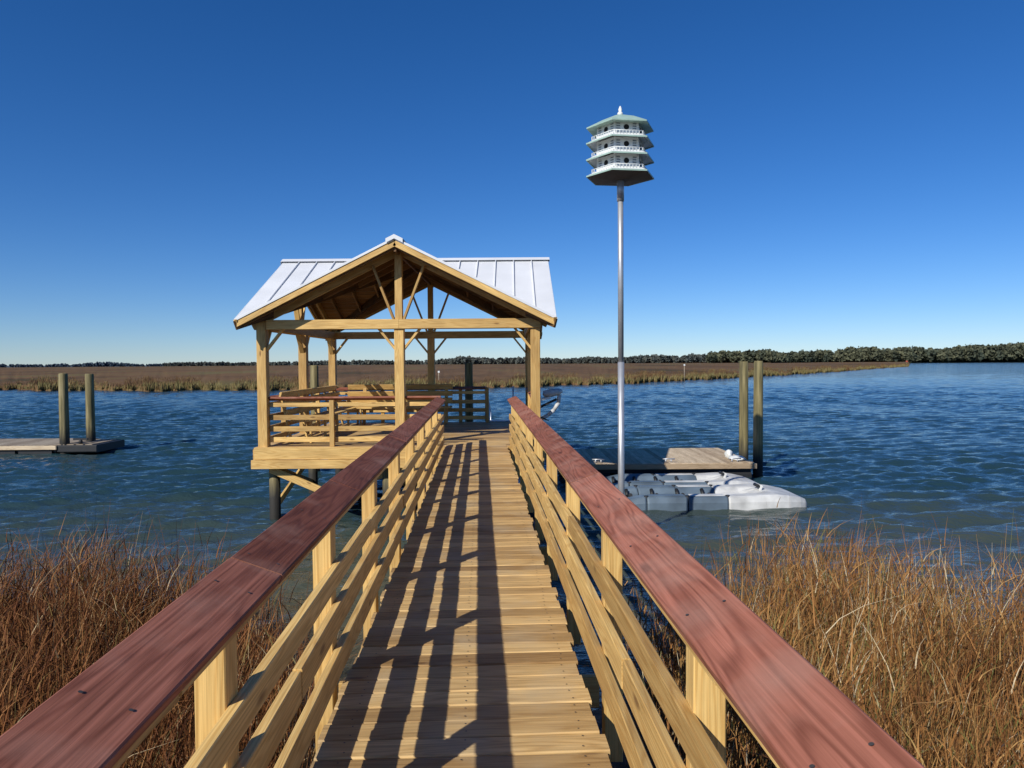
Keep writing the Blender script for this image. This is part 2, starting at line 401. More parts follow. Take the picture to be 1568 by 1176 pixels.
rail((GX0+.1,GY1-.02,0),(GXc-.1,GY1-.02,0),(0,-1,0)); rail((GXc+.1,GY1-.02,0),(-.72,GY1-.02,0),(0,-1,0))
rl.board((-.68,GY1,-.1),(-.68,GY1,.95),.09,.09,M_PINE,up=(0,1,0))
rail((GX1-.02,GY0+.1,0),(GX1-.02,GYm-.1,0),(-1,0,0)); rail((GX1-.02,GYm+.1,0),(GX1-.02,GY1-.1,0),(-1,0,0))
rl.make('railings',gz)
be=MB()
for i in range(3):
    be.board((GX0+.42+i*.15,GY0+.5,.45),(GX0+.42+i*.15,GY1-.3,.45),.138,.038,M_PINE)
    be.board((GX0+.45,GY1-.42-i*.15,.452),(-1.6,GY1-.42-i*.15,.452),.138,.038,M_PINE)
for z,o in ((.62,.0),(.80,-.06),(.98,-.12)):
    be.board((GX0+.28+o,GY0+.5,z),(GX0+.28+o,GY1-.3,z),.038,.135,M_PINE,up=(.3,0,1))
    be.board((GX0+.45,GY1-.28-o,z),(-1.6,GY1-.28-o,z),.038,.135,M_PINE,up=(0,-.3,1))
for k in range(5):
    yy=GY0+.6+k*1.1
    be.board((GX0+.75,yy,0),(GX0+.75,yy,.43),.04,.09,M_PINE,up=(0,1,0)); be.board((GX0+.35,yy,0),(GX0+.14,yy,1.03),.04,.09,M_PINE,up=(0,1,0))
for k in range(3):
    xx=GX0+.9+k*1.1
    be.board((xx,GY1-.72,0),(xx,GY1-.72,.43),.04,.09,M_PINE,up=(0,1,0)); be.board((xx,GY1-.32,0),(xx,GY1-.14,1.03),.04,.09,M_PINE,up=(1,0,0))
be.make('bench',gz)

# ---------------------------------------------------------------- loose pilings
def piling(x,y,ztop,r=.13,lean=0):
    b=MB(); rings=[]
    zs=[-3,-1.5,-.5,.3,ztop-.03,ztop]
    n=16; ph=random.random()*6
    for i,z in enumerate(zs):
        rr=r*(1.06-.03*i) if i<5 else r*.8
        rings.append([(x+lean*(z+1.45)+rr*(1+.03*math.sin(3*t+ph))*math.cos(t),y+rr*math.sin(t),z) for t in [2*math.pi*k/n for k in range(n)]])
    b.rings(rings,M_PILE); return b.make('wooden_piling')
piling((1139-784)/1087*19.6,19.6,1.60,.125); piling((1161-784)/1087*18.7,18.7,1.61,.125,.003)
piling((96.5-784)/1087*24.6,24.6,1.36,.155); piling((137-784)/1087*25.6,25.6,1.33,.15,-.002)
piling(-1.25,20.6,1.62,.12); piling(-5.62,20.2,1.58,.12)

# ---------------------------------------------------------------- floating docks
def dock(name,x0,x1,y0,y1,ztop,mat):
    e=empty(name); b=MB()
    x=x0
    while x<x1-.02:
        b.board((x+.07,y0,ztop-.019+random.uniform(-.003,.003)),(x+.07,y1,ztop-.019),.137,.036,mat); x+=.143
    b.make('planks',e)
    c=MB()
    for yy in (y0-.03,y1+.03): c.board((x0-.02,yy,ztop-.08),(x1+.02,yy,ztop-.08),.045,.13,M_DOCKGREY)
    for xx in (x0-.03,x1+.03): c.board((xx,y0-.05,ztop-.08),(xx,y1+.05,ztop-.08),.045,.13,M_OLD)
    c.make('frame',e)
    f=MB(); x=x0+.05
    while x<x1-.5:
        w=min(1.15,x1-.05-x)
        f.board((x,y0+.43,WATER+.02),(x+w,y0+.43,WATER+.02),.8,.40,M_BLACK,ch=.05); f.board((x,y1-.45,WATER+.02),(x+w,y1-.45,WATER+.02),.8,.40,M_BLACK,ch=.05)
        x+=w+.12
    f.board((x0+.05,(y0+y1)/2,ztop-.2),(x1-.05,(y0+y1)/2,ztop-.2),(y1-y0)-.2,.12,M_BLACK)
    f.make('floats',e)
    return e
d1=dock('floating_dock',1.3,6.15,18.0,21.2,-.98,M_DOCKGREY)
d2=dock('floating_dock',-26,-15.75,24.4,26.8,-1.12,M_OLD)
d3=dock('floating_dock',-1.6,1.1,23.4,25.4,-1.06,M_DOCKGREY)
b=MB(); b.board((-15.7,25.3,-1.25),(-14.35,25.3,-1.25),1.8,.26,M_BLACK,ch=.04)
for k in range(4): b.board((-15.6+k*.32,24.45,-1.11),(-15.6+k*.32,26.15,-1.11),.24,.03,M_OLD)
b.tube((-15.0,24.6,-1.1),(-15.0,24.6,-.93),.07,.05,M_BLACK); b.board((-15.25,24.6,-.93),(-14.75,24.6,-.93),.06,.06,M_BLACK)
b.make('end_float',d2)
b=MB()
for xx in (2.2,4.0,5.7):
    b.tube((xx-.07,18.15,-.98),(xx-.07,18.15,-.90),.018,.018,M_GALV,8); b.tube((xx+.07,18.15,-.98),(xx+.07,18.15,-.90),.018,.018,M_GALV,8); b.tube((xx-.16,18.15,-.89),(xx+.16,18.15,-.89),.018,.018,M_GALV,8)
b.make('cleats',d1)
def blob(b,c,rx,ry,rz_,mat,seed,n=14,m=9,amp=.25):
    r=random.Random(seed); ph=[r.random()*6 for _ in range(6)]
    rg=[]
    for i in range(m):
        f=math.pi*(i+.3)/(m-.4+.0)
        ring=[]
        for k in range(n):
            t=2*math.pi*k/n
            q=1+amp*math.sin(3*t+ph[0]+f*2)*math.sin(2*f+ph[1])+amp*.5*math.sin(7*t+ph[2]+f*5)
            ring.append((c[0]+rx*q*math.sin(f)*math.cos(t),c[1]+ry*q*math.sin(f)*math.sin(t),c[2]-rz_*math.cos(f)))
        rg.append(ring)
    b.rings(rg,mat)
b=MB(); blob(b,(5.88,18.5,-.93),.20,.25,.07,M_WHITE,3); blob(b,(5.78,18.9,-.88),.10,.13,.13,M_WHITE,5)
b.make('canvas_cover',d1)
gw=MB()
a=Vector((-.35,19.5,0));c=Vector((-.35,24,-.98))
for s in (-.38,.38):
    o=Vector((s,0,0))
    for h in (.08,.5,.95): gw.tube(a+o+Vector((0,0,h)),c+o+Vector((0,0,h)),.024,.024,M_ALU,8)
    for k in range(6):
        q=a.lerp(c,k/5)+o; gw.tube(q,q+Vector((0,0,.95)),.02,.02,M_ALU,8)
gw.board(a+Vector((0,0,.02)),c+Vector((0,0,.02)),.72,.04,M_ALU)
gw.make('aluminium_gangway')

# ---------------------------------------------------------------- jet-ski drive-on float : flat, low moulded cradle
def port(name,x0,x1,yc,w,h,split=.60):
    e=empty(name); hw=w/2
    prof=[(1.0,-.6),(1.0,.55),(.96,.92),(.90,1.0),(.56,1.0),(.50,.93),(.36,.62),(.18,.38),(0.0,.34)]
    def ring(x,sc,hs,ch):
        def z(q,p):
            if q<=0: return WATER+h*q
            if p<.55: q=q*ch+1.0*(1-ch)
            return WATER+h*q*hs
        R=[(x,yc+hw*sc*p,z(q,p)) for p,q in prof]; R2=[(x,yc-hw*sc*p,z(q,p)) for p,q in prof[-2::-1]]
        return R+R2
    def xx(t): return x0+(x1-x0)*t
    b=MB()
    mods=[(0,.20),(.205,.40),(.405,split-.003)]
    for i,(a,c) in enumerate(mods):
        k=.5 if i==0 else 1
        b.rings([ring(xx(a),.975,.93*k,1),ring(xx(a+.008),1,k,1),ring(xx(c-.008),1,1,1),ring(xx(c),.975,.93,1)],M_FLOAT,False)
    b.rings([ring(xx(t),s,hh,c) for t,s,hh,c in [(split,.975,.93,1),(split+.008,1,1.0,1),(.72,1,1.04,.8),(.80,1,1.10,.1),(.84,.99,1.10,0),(.90,.93,.98,0),(.96,.80,.80,0),(.99,.70,.62,0),(1,.64,.40,0)]],M_FLOATW,False)
    # lighter non-skid top strips each side
    for s in (-1,1):
        for (a,c) in mods[1:]:
            b.board((xx(a+.012),yc+s*hw*.73,WATER+h*1.0+.006),(xx(c-.012),yc+s*hw*.73,WATER+h*1.0+.006),hw*.26,.012,M_FLOATW if (a>.4) else M_FLOAT,ch=.003)
    b.make('float_body',e)
    c=MB()
    for k in range(4):
        q=xx(.14+k*.13)
        for s in (-1,1): c.tube((q,yc+s*w*.10,WATER+h*.50),(q,yc+s*w*.20,WATER+h*.9),.04,.04,M_BLACK,10)
    q=xx(.80); c.board((q,yc,WATER+h*1.0),(q+.05,yc,WATER+h*1.1+.09),.06,.22,M_FLOATW,up=(0,1,0),ch=.02)
    c.tube((q-.04,yc-.12,WATER+h*1.1+.08),(q-.04,yc+.12,WATER+h*1.1+.08),.035,.035,M_BLACK,12)
    for t in (.2025,.4025,split-.001):
        for s in (-1,1): c.tube((xx(t),yc+s*(hw-.12),WATER+.1),(xx(t),yc+s*(hw-.12),WATER+h*1.0+.015),.05,.045,M_BLACK,12)
    c.make('rollers_and_cleats',e)
    return e
port('jet_ski_float',1.9,6.15,15.25,1.5,.27)
port('jet_ski_float',1.9,5.85,17.0,1.45,.26,.66)

# ---------------------------------------------------------------- martin birdhouse on pole
BX,BY=(951-784)/1087*12.0,12.0
bh=empty('purple_martin_birdhouse')
b=MB()
b.tube((BX,BY,-2.2),(BX,BY,1.6),.055,.055,M_GALV,16); b.tube((BX,BY,1.55),(BX,BY,4.75),.047,.047,M_GALV,16)
b.tube((BX,BY,4.3),(BX,BY,4.72),.06,.06,M_GALV,16); b.make('pole',bh)
rot=math.radians(8)
def hexr(r,z,n=6): return [(BX+r*math.cos(rot+2*math.pi*k/n),BY+r*math.sin(rot+2*math.pi*k/n),z) for k in range(n)]
hw=MB()
tiers=[4.76,5.03,5.30]; TH=.235
for z in tiers:
    hw.rings([hexr(.39,z),hexr(.39,z+TH)],M_WHITE,False)
    hw.rings([hexr(.47,z-.008),hexr(.47,z+.006)],M_WHITE,False)
    hw.rings([hexr(.40,z+.03),hexr(.585,z-.055)],M_WHITE,False,False,False)
    hw.rings([hexr(.57,z-.048),hexr(.588,z-.054),hexr(.588,z-.078),hexr(.57,z-.07)],M_GREEN,False,False,False)
    R=hexr(.49,0)
    for k in range(6):
        p=Vector(R[k]);q=Vector(R[(k+1)%6])
        for t in range(0,9):
            g=p.lerp(q,t/9); hw.tube((g.x,g.y,z-.02),(g.x,g.y,z+.045),.005,.005,M_WHITE,5)
        hw.tube((p.x,p.y,z+.048),(q.x,q.y,z+.048),.007,.007,M_WHITE,6)
    Wl=hexr(.39,0)
    for k in range(6):
        p=Vector(Wl[k]);q=Vector(Wl[(k+1)%6]); nrm=((p+q)/2-Vector((BX,BY,0))).normalized(); tg=(q-p).normalized()
        c=p.lerp(q,.5)+nrm*.004
        hw.poly([Vector((c.x,c.y,z+.125))+tg*.045*math.cos(a)+Vector((0,0,.045*math.sin(a))) for a in [2*math.pi*i/14 for i in range(14)]],M_HOLE)
        for f in (.15,.85):
            c=p.lerp(q,f)+nrm*.004
            for r_ in range(3): hw.board(Vector((c.x,c.y,z+.10+.04*r_))-tg*.03,Vector((c.x,c.y,z+.10+.04*r_))+tg*.03,.008,.012,M_FLOAT)
        hw.board(Vector((p.x,p.y,z)),Vector((p.x,p.y,z+TH)),.025,.025,M_WHITE,up=(0,1,0))
hw.make('compartments',bh)
rfm=MB()
rfm.rings([hexr(.40,5.50),hexr(.58,5.48),hexr(.58,5.50),hexr(.30,5.64),hexr(.05,5.73)],M_GREEN,False)
rfm.rings([hexr(.05,5.72,6),hexr(.05,5.76,6),hexr(.025,5.79,6),hexr(.035,5.82,6),hexr(.01,5.88,6)],M_WHITE)
rfm.rings([hexr(.15,4.64),hexr(.565,4.685),hexr(.57,4.697)],M_BROWN,False)
rfm.make('roof_and_base',bh)

# ---------------------------------------------------------------- tilted outboard motor by the gazebo
om=empty('outboard_motor'); b=MB()
cy=15.6
def ell(c,rx,ry,dirv,n=14):
    d=Vector(dirv).normalized(); s=Vector((0,1,0)); u=d.cross(s).normalized()
    return [tuple(Vector(c)+s*ry*math.cos(t)+u*rx*math.sin(t)) for t in [2*math.pi*k/n for k in range(n)]]
D=Vector((.97,0,.16))
base=Vector((.68,cy,.91))
b.rings([ell(base+D*0,.04,.08,D),ell(base+D*.03,.075,.13,D),ell(base+D*.2,.09,.14,D),ell(base+D*.36,.075,.13,D),ell(base+D*.44,.035,.07,D)],M_FLOATW)
b.make('cowling',om)
b=MB()
pts=[Vector((1.04,cy,.90)),Vector((1.02,cy,.72)),Vector((.92,cy,.56)),Vector((.78,cy,.44)),Vector((.64,cy,.37))]
for p,q in zip(pts,pts[1:]): b.tube(p,q,.048,.040,M_FLOATW,10)
b.board((.60,cy,.42),(.80,cy,.33),.16,.02,M_BLACK); 
for k in range(3):
    t=2*math.pi*k/3; b.board((.62,cy,.35),(.62+.09*math.sin(t)*.4,cy+.09*math.cos(t),.35+.09*math.sin(t)),.05,.012,M_ALU)
b.board((.46,cy-.1,.76),(.84,cy-.1,.84),.04,.05,M_ALU); b.board((.46,cy+.1,.76),(.84,cy+.1,.84),.04,.05,M_ALU); b.board((.60,cy,.60),(.60,cy,.93),.05,.3,M_ALU,up=(0,1,0))
b.board((.60,cy,.62),(.98,cy,.80),.05,.05,M_BLACK)
b.make('leg_and_bracket',om)

# ---------------------------------------------------------------- terrain near
def lerp_pts(x,pts): return np.interp(x,[p[0] for p in pts],[p[1] for p in pts])
def wav(x,a): return .35*np.sin(x*1.7+a)+.2*np.sin(x*4.1+2*a)+.1*np.sin(x*9.3+a*3)
LP=[(-60,9.5),(-12,8.6),(-6,8.0),(-4.2,7.9),(-3,7.4),(-2.4,6.5),(-1.5,5.4),(0,5.0),(1.2,6.2),(1.8,7.0),(2.4,7.3),(3.2,7.9),(3.9,7.4),(4.6,6.4),(6,5.6),(8,4.8),(12,3.6),(60,2)]
def shore(x): return lerp_pts(x,LP)+wav(x,1.3)*.30
def ground_z(x,y):
    d=shore(x)-y
    z=np.where(d>0,-1.36+np.clip(d,0,6)*.02,-1.36+np.maximum(d,-8)*.12)
    z=z+.03*np.sin(x*3.1+y*2.2)+.03*np.sin(x*7.3-y*5.1)+.015*np.sin(x*17+y*13)
    return z
xs=np.concatenate([[-4000,-1500,-400,-150,-60],np.linspace(-25,25,240),[60,150,400,1500,4000]])
ys=np.concatenate([[-300,-100,-40],np.linspace(-15,14,150),[30,80,300,1200,5000]])
X,Y=np.meshgrid(xs,ys); Z=ground_z(X,Y); Z=np.where(Y>13,-2.4,Z); Z=np.where(np.abs(X)>200,-2.4,Z); Z=np.where((np.abs(X)>200)&(Y<3),-1.2,Z)
V=np.stack([X.ravel(),Y.ravel(),Z.ravel()],1)
nx=len(xs);ny=len(ys)
i,j=np.meshgrid(np.arange(ny-1),np.arange(nx-1),indexing='ij'); q=(i*nx+j).ravel()
F=np.stack([q,q+1,q+nx+1,q+nx],1)
m,nt,bs=newmat('marsh_mud')
tc=N(nt,'ShaderNodeTexCoord'); n=N(nt,'ShaderNodeTexNoise'); n.inputs['Scale'].default_value=5; n.inputs['Detail'].default_value=9; L(nt,tc,'Object',n,'Vector')
r=ramp(nt,[(.3,(.035,.026,.017)),(.55,(.10,.075,.05)),(.75,(.19,.15,.10))]); L(nt,n,'Fac',r,'Fac'); L(nt,r,'Color',bs,'Base Color'); bs.inputs['Roughness'].default_value=.7
bp=N(nt,'ShaderNodeBump'); bp.inputs['Distance'].default_value=.05; L(nt,n,'Fac',bp,'Height'); L(nt,bp,'Normal',bs,'Normal')
npmesh('marsh_ground',V,F,m,smooth=True)
SV=[];SF=[];k=0
for _ in range(1100):
    x=random.uniform(-5,5); y=float(shore(np.array(x)))+random.gauss(.25,.35); z=float(ground_z(np.array(x),np.array(y)))
    s=random.uniform(.015,.06); 
    pts=[(x+s*random.uniform(-1,1),y+s*random.uniform(-1,1),z+s*random.uniform(-.2,.8)) for _ in range(4)]
    SV+=pts; SF+=[(k,k+1,k+2),(k,k+2,k+3),(k,k+1,k+3),(k+1,k+2,k+3)]; k+=4
npmesh('oyster_shells',np.array(SV),np.array(SF),simple('shell',(.38,.34,.28),.8,0,.5,9))

# ---------------------------------------------------------------- grass
def grass_mat(name,stops,low):
    m,nt,b=newmat(name)
    ti=N(nt,'ShaderNodeAttribute',attribute_name='tint'); r=ramp(nt,stops); L(nt,ti,'Fac',r,'Fac')
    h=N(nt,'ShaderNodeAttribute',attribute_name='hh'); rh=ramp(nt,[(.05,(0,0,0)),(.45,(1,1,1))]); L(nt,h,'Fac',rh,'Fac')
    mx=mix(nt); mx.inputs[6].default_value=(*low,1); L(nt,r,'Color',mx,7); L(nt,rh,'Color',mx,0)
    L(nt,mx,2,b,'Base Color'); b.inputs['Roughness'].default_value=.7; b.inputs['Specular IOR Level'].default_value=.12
    return m
def blades(name,root,hgt,wid,tint,mat,lean=.25,curl=.35,wind=(0.10,.04),seg=4,h0=0.0,parent=None):
    n=len(root); th=rng.uniform(0,2*np.pi,n); fa=rng.uniform(0,2*np.pi,n)
    lx=np.cos(th)*lean*rng.uniform(.1,1,n)+wind[0]; ly=np.sin(th)*lean*rng.uniform(.1,1,n)+wind[1]
    cu=curl*rng.uniform(0,1,n)**2*2
    wx=np.cos(fa);wy=np.sin(fa); Vs=[];H=[]
    for k in range(seg+1):
        t=k/seg
        cx=root[:,0]+hgt*(lx*t*.6+lx*cu*2.2*t**2.5); cy=root[:,1]+hgt*(ly*t*.6+ly*cu*2.2*t**2.5); cz=root[:,2]+hgt*t*(1-.25*cu*t)
        w=wid*(1-t**1.6)*.5+.0006
        Vs.append(np.stack([cx-wx*w,cy-wy*w,cz],1)); Vs.append(np.stack([cx+wx*w,cy+wy*w,cz],1)); H+= [np.full(n,h0+t*(1-h0))]*2
    V=np.stack(Vs,1).reshape(-1,3); H=np.stack(H,1).ravel(); T=np.repeat(tint,2*(seg+1))
    base=(np.arange(n)*2*(seg+1))[:,None]
    F=np.concatenate([base+np.array([2*k,2*k+1,2*k+3,2*k+2]) for k in range(seg)],0)
    return npmesh(name,V,F,mat,{'tint':T,'hh':H},parent=parent)
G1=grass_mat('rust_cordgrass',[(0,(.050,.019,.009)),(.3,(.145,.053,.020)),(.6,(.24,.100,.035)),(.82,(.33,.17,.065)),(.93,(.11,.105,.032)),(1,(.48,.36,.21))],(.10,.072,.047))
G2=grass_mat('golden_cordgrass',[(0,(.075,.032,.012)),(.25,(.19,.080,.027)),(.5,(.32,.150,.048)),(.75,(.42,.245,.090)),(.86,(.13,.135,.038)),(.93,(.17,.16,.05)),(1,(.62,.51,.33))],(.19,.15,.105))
def scatter(nc,x0,x1,per,sg=.085,tb=0.0):
    cx=rng.uniform(x0,x1,nc); cy=rng.uniform(-2.0,9.5,nc)
    ok=(cy<shore(cx)-.05)&(np.abs(cx+.07+.045*cy)>1.02+.25*rng.random(nc))
    cx=cx[ok];cy=cy[ok]; nc=len(cx)
    ct=rng.normal(tb,.15,nc)
    x=np.repeat(cx,per)+rng.normal(0,sg,nc*per); y=np.repeat(cy,per)+rng.normal(0,sg,nc*per)
    t=np.clip(rng.beta(1.6,1.9,nc*per)+np.repeat(ct,per)+.16*np.sin(x*1.9+1)*np.sin(y*2.3),0,1)
    hs=1+.12*np.repeat(rng.normal(0,1,nc),per)+.09*np.sin(x*2.7+y)+.06*np.sin(x*6.1+y*3)
    root=np.stack([x,y,ground_z(x,y)-.03],1)
    return root,t,hs
for x0,x1,mt,hb,tb in ((-11,-1.0,G1,1.04,0),(1.0,11,G2,1.18,.04)):
    gp=empty('marsh_grass')
    root,t,hs=scatter(6500,x0,x1,9,tb=tb)
    h=np.clip(hb*hs*rng.uniform(.55,1.08,len(root)),.3,1.6)
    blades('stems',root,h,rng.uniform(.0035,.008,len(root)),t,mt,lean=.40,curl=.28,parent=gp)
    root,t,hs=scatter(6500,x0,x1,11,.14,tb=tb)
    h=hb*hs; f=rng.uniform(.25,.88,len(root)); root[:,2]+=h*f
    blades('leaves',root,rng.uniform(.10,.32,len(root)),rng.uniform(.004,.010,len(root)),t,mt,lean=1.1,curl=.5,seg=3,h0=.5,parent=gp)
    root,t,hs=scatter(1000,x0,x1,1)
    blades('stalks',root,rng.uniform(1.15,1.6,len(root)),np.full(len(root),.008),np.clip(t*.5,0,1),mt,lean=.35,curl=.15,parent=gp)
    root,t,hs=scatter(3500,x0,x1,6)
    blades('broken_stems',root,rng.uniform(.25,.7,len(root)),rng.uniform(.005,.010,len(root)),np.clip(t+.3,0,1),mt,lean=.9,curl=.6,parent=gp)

# ---------------------------------------------------------------- far marsh
def pxX(px,D): return (px-784)/1087*D
SH=[(-500,105),(-200,98),(0,92),(250,86),(500,83),(700,88),(900,96),(1000,108),(1100,127),(1180,148),(1250,178),(1320,235),(1392,345)]
pX=np.array([pxX(a,d) for a,d in SH]); pY=np.array([d for a,d in SH])
tt=np.linspace(0,1,900); cl=np.linspace(0,1,len(SH))
sxp=np.interp(tt,cl,pX); syp=np.interp(tt,cl,pY)
j=1+ (0.018*np.sin(tt*90+2*np.sin(tt*31))+.016*np.sin(tt*263+1+2*np.sin(tt*60))+.009*np.sin(tt*800))
sxp*=j; syp*=j
ks=np.array([1,1.004,1.012,1.03,1.06,1.1,1.16,1.25,1.4,1.6,2,2.6,3.4,4.4])
zz=np.array([-1.7,-1.25,-.95,-.80,-.75,-.7,-.65,-.6,-.55,-.5,-.4,-.3,-.25,-.2])
V=[]
for k,z in zip(ks,zz):
    V.append(np.stack([sxp*k,syp*k,z+.10*np.sin(sxp*.9*k)*np.cos(syp*k*.7)*(k>1.01)],1))
f=np.where(tt<.75,20,4.5)
V.append(np.stack([sxp*f,syp*f,np.full(len(tt),-.2)],1))
nr=len(V); V=np.concatenate(V,0); nc=len(tt)
i,jj=np.meshgrid(np.arange(nr-1),np.arange(nc-1),indexing='ij'); q=(i*nc+jj).ravel(); F=np.stack([q,q+1,q+nc+1,q+nc],1)
m,nt,bs=newmat('far_marsh_grass')
ge=N(nt,'ShaderNodeNewGeometry'); mp=N(nt,'ShaderNodeMapping'); mp.inputs['Scale'].default_value=(.03,.009,.03); L(nt,ge,'Position',mp,0)
n=N(nt,'ShaderNodeTexNoise'); n.inputs['Scale'].default_value=1; n.inputs['Detail'].default_value=9; n.inputs['Roughness'].default_value=.7; L(nt,mp,0,n,'Vector')
r=ramp(nt,[(.34,(.055,.050,.022)),(.44,(.115,.068,.034)),(.52,(.165,.095,.045)),(.6,(.13,.105,.042)),(.7,(.22,.165,.075))]); L(nt,n,'Fac',r,'Fac'); L(nt,r,'Color',bs,'Base Color'); bs.inputs['Roughness'].default_value=.95; bs.inputs['Specular IOR Level'].default_value=.1
npmesh('far_marsh',V,F,m,smooth=True)
nb=90000
u=rng.random(nb)
bx=np.interp(u,np.linspace(0,1,nc),sxp); by=np.interp(u,np.linspace(0,1,nc),syp)
kk=1.003+rng.random(nb)**2.0*.5
root=np.stack([bx*kk,by*kk,np.where(kk<1.012,-1.55,-1.3)],1)
dd=by*kk
edge=(kk<1.03+.03*np.sin(bx*.23)*np.sin(bx*.07+1))
patch=np.sin(bx*.13+by*kk*.11)*np.sin(bx*.05+2)+.6*np.sin(bx*.31-by*kk*.2)
t=np.where(edge,np.clip(.74+rng.normal(0,.15,nb),0,1),np.clip(.38+.26*patch+rng.normal(0,.17,nb),0,1))
GF=grass_mat('far_cordgrass',[(0,(.060,.038,.019)),(.3,(.125,.068,.033)),(.5,(.18,.105,.048)),(.75,(.16,.140,.050)),(1,(.27,.225,.105))],(.06,.055,.022))
blades('far_marsh_edge_grass',root,rng.uniform(.5,1.05,nb)*(1+.2*np.sin(bx*.4)+.15*np.sin(bx*1.7)),.05+dd*.0008*rng.uniform(.6,1.4,nb),t,GF,lean=.3,curl=.2,seg=2)

# ---------------------------------------------------------------- distant trees
def treemat(name,dark,light):
    m,nt,b=newmat(name); ti=N(nt,'ShaderNodeAttribute',attribute_name='tint'); r=ramp(nt,[(0,dark),(1,light)]); L(nt,ti,'Fac',r,'Fac'); L(nt,r,'Color',b,'Base Color')
    b.inputs['Roughness'].default_value=1; b.inputs['Specular IOR Level'].default_value=0; return m
def treeline(name,line,hfun,nt_,per,size,mat):
    lx=np.array([p[0] for p in line],float); ly=np.array([p[1] for p in line],float); cl=np.linspace(0,1,len(line))
    u=rng.random(nt_); dep=rng.random(nt_); cx=np.interp(u,cl,lx)*(1+dep*.06); cy=np.interp(u,cl,ly)*(1+dep*.06)
    H=hfun(u)*rng.uniform(.66,1.12,nt_); R=H*rng.uniform(.2,.36,nt_); tint=rng.random(nt_)
    n=nt_*per
    d=rng.normal(0,1,(n,3)); d/=np.linalg.norm(d,axis=1)[:,None]; rad=rng.uniform(.6,1,n)
    c=np.stack([np.repeat(cx,per)+d[:,0]*rad*np.repeat(R,per),np.repeat(cy,per)+d[:,1]*rad*np.repeat(R,per),
       -1.2+np.repeat(H,per)*(.58+.42*d[:,2]*rad)],1)
    a=rng.normal(0,1,(n,3)); a/=np.linalg.norm(a,axis=1)[:,None]; b=np.cross(a,rng.normal(0,1,(n,3))); b/=np.linalg.norm(b,axis=1)[:,None]
    s=(size*rng.uniform(.5,1.3,n))[:,None]
    V=np.stack([c-a*s-b*s*.6,c+a*s-b*s*.7,c+a*s*.7+b*s,c-a*s*.8+b*s*.8],1).reshape(-1,3)
    F=np.arange(n*4).reshape(-1,4)
    T=np.repeat(np.clip(np.repeat(tint,per)*.6+rng.random(n)*.4,0,1),4)
    m_=400; uu=np.linspace(0,1,m_); bx=np.interp(uu,cl,lx)*1.05; by=np.interp(uu,cl,ly)*1.05; bh_=hfun(uu)*(.5+.15*rng.random(m_))
    BV=np.concatenate([np.stack([bx,by,np.full(m_,-2)],1),np.stack([bx,by,bh_-1.2],1)],0); k0=len(V)
    BF=np.array([[k0+i,k0+i+1,k0+m_+i+1,k0+m_+i] for i in range(m_-1)])
    return npmesh(name,np.concatenate([V,BV]),np.concatenate([F,BF]),mat,{'tint':np.concatenate([T,np.full(2*m_,.15)])})
TM1=treemat('near_forest_hazed',(.040,.055,.045),(.135,.135,.080))  # haze painted into the foliage colours: paler and bluer with distance
TM2=treemat('mid_forest_hazed',(.060,.075,.078),(.125,.125,.10))
TM3=treemat('far_forest_hazed',(.06,.085,.12),(.09,.12,.15))
treeline('distant_trees',[(pxX(1085,900),900),(pxX(1250,860),860),(pxX(1450,800),800),(pxX(1650,760),760),(pxX(1900,740),740)],lambda u:13.5+5*np.minimum(1,u*1.7)+1.5*np.sin(u*23)+1.2*np.sin(u*61),1300,60,1.5,TM1)
treeline('distant_trees',[(pxX(690,1300),1300),(pxX(850,1250),1250),(pxX(1000,1150),1150),(pxX(1120,1100),1100)],lambda u:12+1.5*np.sin(u*9+1)+1.3*np.sin(u*31),700,50,1.8,TM2)
treeline('distant_trees',[(pxX(250,1900),1900),(pxX(400,1800),1800),(pxX(560,1700),1700),(pxX(720,1500),1500)],lambda u:9+3.5*u+1.5*np.sin(u*14),600,40,2.2,TM2)
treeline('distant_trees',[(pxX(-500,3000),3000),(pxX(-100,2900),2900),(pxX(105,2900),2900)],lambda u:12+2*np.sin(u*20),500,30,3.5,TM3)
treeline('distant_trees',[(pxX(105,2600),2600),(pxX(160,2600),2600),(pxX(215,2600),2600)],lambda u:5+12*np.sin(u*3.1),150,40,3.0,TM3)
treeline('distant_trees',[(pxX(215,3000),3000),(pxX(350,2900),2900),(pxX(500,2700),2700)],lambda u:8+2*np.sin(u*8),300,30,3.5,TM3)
cm=MB(); x=pxX(1388,350); cm.tube((x,350,-2),(x,350,1.6),.13,.12,M_PILE,8); cm.board((x-.5,349.7,1.0),(x+.5,349.7,1.0),.1,.7,simple('marker_red',(.45,.10,.06),.5)); cm.make('channel_marker')
for px,D,h in ((1048,112,2.6),(672,95,2.0)):
    c2=MB(); c2.tube((pxX(px,D),D,-2),(pxX(px,D),D,-1.4+h),.05,.05,M_OLD,8); c2.board((pxX(px,D)-.12,D-.06,-1.5+h),(pxX(px,D)+.12,D-.06,-1.5+h),.02,.25,M_WHITE); c2.make('marker_stake')

